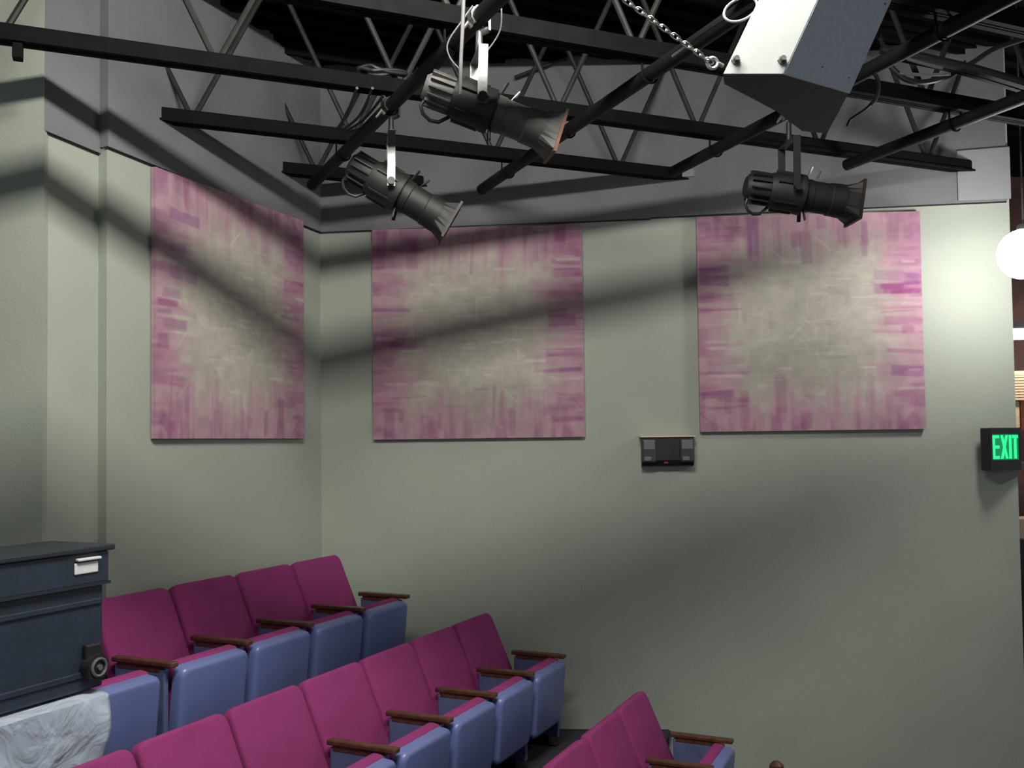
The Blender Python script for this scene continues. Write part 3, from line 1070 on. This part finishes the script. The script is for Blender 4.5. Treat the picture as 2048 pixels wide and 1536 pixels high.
# unseen second hall lamp, added to keep the hall wall reddish lit
hl = empty('hall_fill_lamp', (6.2, 7.6, EYE + 2.0))
tag(hl, 'round added fill lamp in the hall, unseen beyond the right edge of the view', 'lamp')
bm = bmesh.new(); bmesh.ops.create_icosphere(bm, subdivisions=2, radius=.12); obj('globe', bm, M['halltube'], hl, True)
bm = bmesh.new(); tube(bm, [(0, 0, .1), (0, 0, DECK - EYE - 2.0)], .008, 6); obj('cord', bm, M['cable'], hl)

# small red fitting at the left margin
rp = at_y(-3, 340, LW0.y + .09)
bm = bmesh.new()
tube(bm, [rp + Vector((0, .03, 0)), rp + Vector((0, -.01, 0)), rp + Vector((0, -.03, 0))], [.03, .028, .014], 14)
tag(obj('wall_button', bm, M['red'], None, True), 'small round dark red fitting high on the wall at the left margin', 'button')


# ------------------------------------------------------------------ theatre seats
def make_seat():
    root = empty('theatre_seat', (0, 0, 0))
    # local: x along the row, y forward, z up
    rec = math.radians(24)
    Bk = Matrix.Translation((0, -.185, .355)) @ Matrix.Rotation(rec, 4, 'X')
    bm = bmesh.new()
    t = bmesh.new()
    bmesh.ops.create_cube(t, size=1)
    for v in t.verts:
        v.co = Vector((v.co.x * .52, v.co.y * .075, (v.co.z + .5) * .565))
    vert_e = [e for e in t.edges if abs(e.verts[0].co.x - e.verts[1].co.x) < 1e-4 and abs(e.verts[0].co.z - e.verts[1].co.z) < 1e-4 and e.verts[0].co.z > .3]
    bmesh.ops.bevel(t, geom=vert_e, offset=.055, segments=5, profile=.5, affect='EDGES')
    bmesh.ops.bevel(t, geom=[e for e in t.edges if len(e.link_faces) == 2 and e.calc_face_angle(0) > .9], offset=.020, segments=3, profile=.5, affect='EDGES')
    merge(bm, t, Bk)
    back = obj('backrest', bm, M['magenta'], root, True)
    bm = bmesh.new()
    bx(bm, (-.235, -.052, .03), (.235, -.034, .47), Bk, bev=.008)
    obj('back_shell', bm, M['blue'], back, True)
    # seat, tipped up
    St = Matrix.Translation((0, .10, .185)) @ Matrix.Rotation(math.radians(-6), 4, 'X')
    bm = bmesh.new()
    t = bmesh.new()
    bmesh.ops.create_cube(t, size=1)
    for v in t.verts:
        v.co = Vector((v.co.x * .482, v.co.y * .066 + .035, (v.co.z + .5) * .41))
    es = [e for e in t.edges if abs(e.verts[0].co.x - e.verts[1].co.x) < 1e-4 and abs(e.verts[0].co.z - e.verts[1].co.z) < 1e-4]
    bmesh.ops.bevel(t, geom=es, offset=.05, segments=5, profile=.5, affect='EDGES')
    es = [e for e in t.edges if all(v.co.y > .06 for v in e.verts) and len(e.link_faces) == 2 and e.calc_face_angle(0) > .9]
    bmesh.ops.bevel(t, geom=es, offset=.026, segments=4, profile=.5, affect='EDGES')
    merge(bm, t, St)
    seat = obj('seat', bm, M['blue'], root, True)
    seat['label'] = 'blue seat pan, tipped up'
    bm = bmesh.new()
    bx(bm, (-.228, -.072, .012), (.228, .004, .418), St, bev=.022, seg=3)
    cu = obj('cushion', bm, M['magenta'], seat, True)
    # hinge bar and standard (the near side end panel carries the armrest)
    bm = bmesh.new()
    tube(bm, [(-.26, .04, .22), (.26, .04, .22)], .014, 8)
    obj('hinge_bar', bm, M['black'], root)
    add_side(root, .27)
    return root


def add_side(root, x):
    bm = bmesh.new()
    bx(bm, (x - .016, -.20, .06), (x + .016, .13, .585), bev=.008)
    obj('side_panel', bm, M['bluefab'], root)
    bm = bmesh.new()
    bx(bm, (x - .02, -.12, 0), (x + .02, .06, .07)); bx(bm, (x - .035, -.18, 0), (x + .035, .12, .012))
    obj('leg', bm, M['black'], root)
    bm = bmesh.new()
    t = bmesh.new()
    bx(t, (x - .026, -.215, .595), (x + .026, .185, .622), bev=.007)
    merge(bm, t)
    bx(bm, (x - .018, -.18, .57), (x + .018, .10, .597))
    obj('armrest', bm, M['wood'], root)


proto = make_seat()
proto_end = copy_tree(proto)
for c in list(proto_end.children):
    pass
add_side(proto_end, -.27)
ROT = math.radians(-115)
rows = [('back', -3.63, 5.66, EYE - 1.66, 8), ('middle', -2.65, 6.08 + .02, EYE - 2.08, 9), ('front', -1.50, 6.02 + .02, EYE - 2.50, 6)]
ordn = ['', 'second', 'third', 'fourth', 'fifth', 'sixth', 'seventh', 'eighth', 'ninth']
used = {'p': False, 'e': False}
tone = {'back': 'back row', 'middle': 'middle row', 'front': 'front row'}
for (rn, perp, end, z, cnt) in rows:
    for k in range(cnt):
        isend = (k == 0)
        src = proto_end if isend else proto
        key = 'e' if isend else 'p'
        if used[key]: o = copy_tree(src)
        else: o = src; used[key] = True
        o.location = pf(perp, end - .27 - .54 * k - (.07 if rn == 'back' and k >= 4 else 0), z)
        o.rotation_euler = (0, 0, ROT)
        where = 'end seat by the long wall' if isend else ordn[k] + ' from the long wall'
        extra = ''
        if rn == 'back' and k == 5: extra = ', half under plastic'
        if rn == 'back' and k >= 6: extra = ', under the plastic'
        tag(o, 'magenta theatre seat, %s in the %s%s' % (where, tone[rn], extra), 'theatre seat', 'theatre seats in the %s' % tone[rn])

# ------------------------------------------------------------------ dark tote on the back row
# front lower right corner sits over the fronts of the back row seats
back_perp = -3.63
fr = back_perp + .235
al = 3.04                                                         # along-row position of its far end
tp = pf(fr, al, EYE - 1.035)
tt = empty('storage_tote', tp, math.atan2(RR.y, RR.x))            # local x along the row away from us, -y forward
tag(tt, 'dark blue lidded tote with a white label, set across the back row seats', 'storage tote')
Lt, Dt, Ht = 1.15, .33, .56
bm = bmesh.new()
bx(bm, (-Lt, 0, 0), (-.012, Dt, .45), bev=.012)
for k in range(2):
    bx(bm, (-Lt, -.010, .06 + k * .30), (-.028, .002, .085 + k * .30), bev=.004)
obj('body', bm, M['tote'], tt)
bm = bmesh.new()
bx(bm, (-Lt, -.022, .45), (0, Dt + .01, .59), bev=.01)
lid = obj('lid', bm, M['tote'], tt)
bm = bmesh.new()
bx(bm, (-Lt - .02, -.040, .59), (.018, Dt + .03, .615), bev=.006)
obj('rim', bm, M['totestrip'], lid)
bm = bmesh.new()
bx(bm, (-Lt, -.026, .444), (.005, -.005, .457))
obj('seam_strip', bm, M['totestrip'], tt)
bm = bmesh.new()
bx(bm, (-.185, -.030, .502), (-.065, -.021, .550), bev=.004)
bx(bm, (-.180, -.046, .558), (-.060, -.024, .570), bev=.004)
l = obj('label_plate', bm, M['label'], tt); l['label'] = 'white label with a raised strip'
bm = bmesh.new()
w0 = Vector((-.085, -.035, .10))
tube(bm, [w0 + Vector((0, -.02, 0)), w0 + Vector((0, .03, 0))], .055, 20)
wh = obj('wheel', bm, M['black'], tt, True)
bm = bmesh.new()
tube(bm, [w0 + Vector((.036 * math.cos(a_), -.024, .036 * math.sin(a_))) for a_ in [2 * math.pi * k / 20 for k in range(21)]], .007, 6, cap=False)
tube(bm, [w0 + Vector((0, -.032, 0)), w0 + Vector((0, -.018, 0))], .012, 10)
obj('wheel_rim', bm, M['boxgrey'], wh, True)
bm = bmesh.new()
bx(bm, (-.125, -.03, .10), (-.045, .0, .20), bev=.01)
obj('wheel_bracket', bm, M['black'], tt)

# crumpled clear plastic hanging from under the tote
nu, nv = 70, 46
bm = bmesh.new()
rs = random.Random(4)
waves = [(rs.uniform(4, 20), rs.uniform(3, 16), rs.uniform(0, 6), rs.uniform(.004, .011)) for _ in range(9)]
grid = []
for i in range(nu):
    rowv = []
    for j in range(nv):
        u = i / (nu - 1); v = j / (nv - 1)
        along = al - .045 - u * 1.35 + .012 * math.sin(v * 9)
        off = .045 + sum(a_ * math.sin(fx * u * 1.35 + fy * v + ph) for fx, fy, ph, a_ in waves) * (.35 + v)
        fold = .03 * math.exp(-((u - .2) / .03) ** 2) + .022 * math.exp(-((u - .02) / .02) ** 2) + .03 * math.exp(-((u - .55) / .05) ** 2)
        if v < .08:
            q = v / .08
            p_ = pf(fr - .20 + (.20 + .02 + max(.0, off)) * q, along, EYE - 1.042 - .006 * q)
        else:
            q = (v - .08) / .92
            p_ = pf(fr + .02 + max(.004, off) + fold * q ** .5, along, EYE - 1.05 - q * .66)
        rowv.append(bm.verts.new(p_))
    grid.append(rowv)
for i in range(nu - 1):
    for j in range(nv - 1):
        bm.faces.new((grid[i][j], grid[i + 1][j], grid[i + 1][j + 1], grid[i][j + 1]))
ps = obj('plastic_sheet', bm, M['film'], None, True)
sm = ps.modifiers.new('thick', 'SOLIDIFY'); sm.thickness = .0015
tag(ps, 'crumpled clear plastic sheet hanging over seats beneath the dark tote', 'plastic sheet')

# ------------------------------------------------------------------ brown capped post at the bottom edge
pp = at_z(1553, 1526, -2.0)
pr = empty('handrail_post', (pp.x, pp.y, 0))
tag(pr, 'brown capped post just peeking over the bottom edge', 'post')
bm = bmesh.new(); tube(bm, [(0, 0, 0), (0, 0, .88)], .022, 12); obj('post', bm, M['black'], pr, True)
bm = bmesh.new(); tube(bm, [(0, 0, .86), (0, 0, .875), (0, 0, .91), (0, 0, .93)], [.035, .046, .042, .02], 16); obj('cap', bm, M['wood'], pr, True)
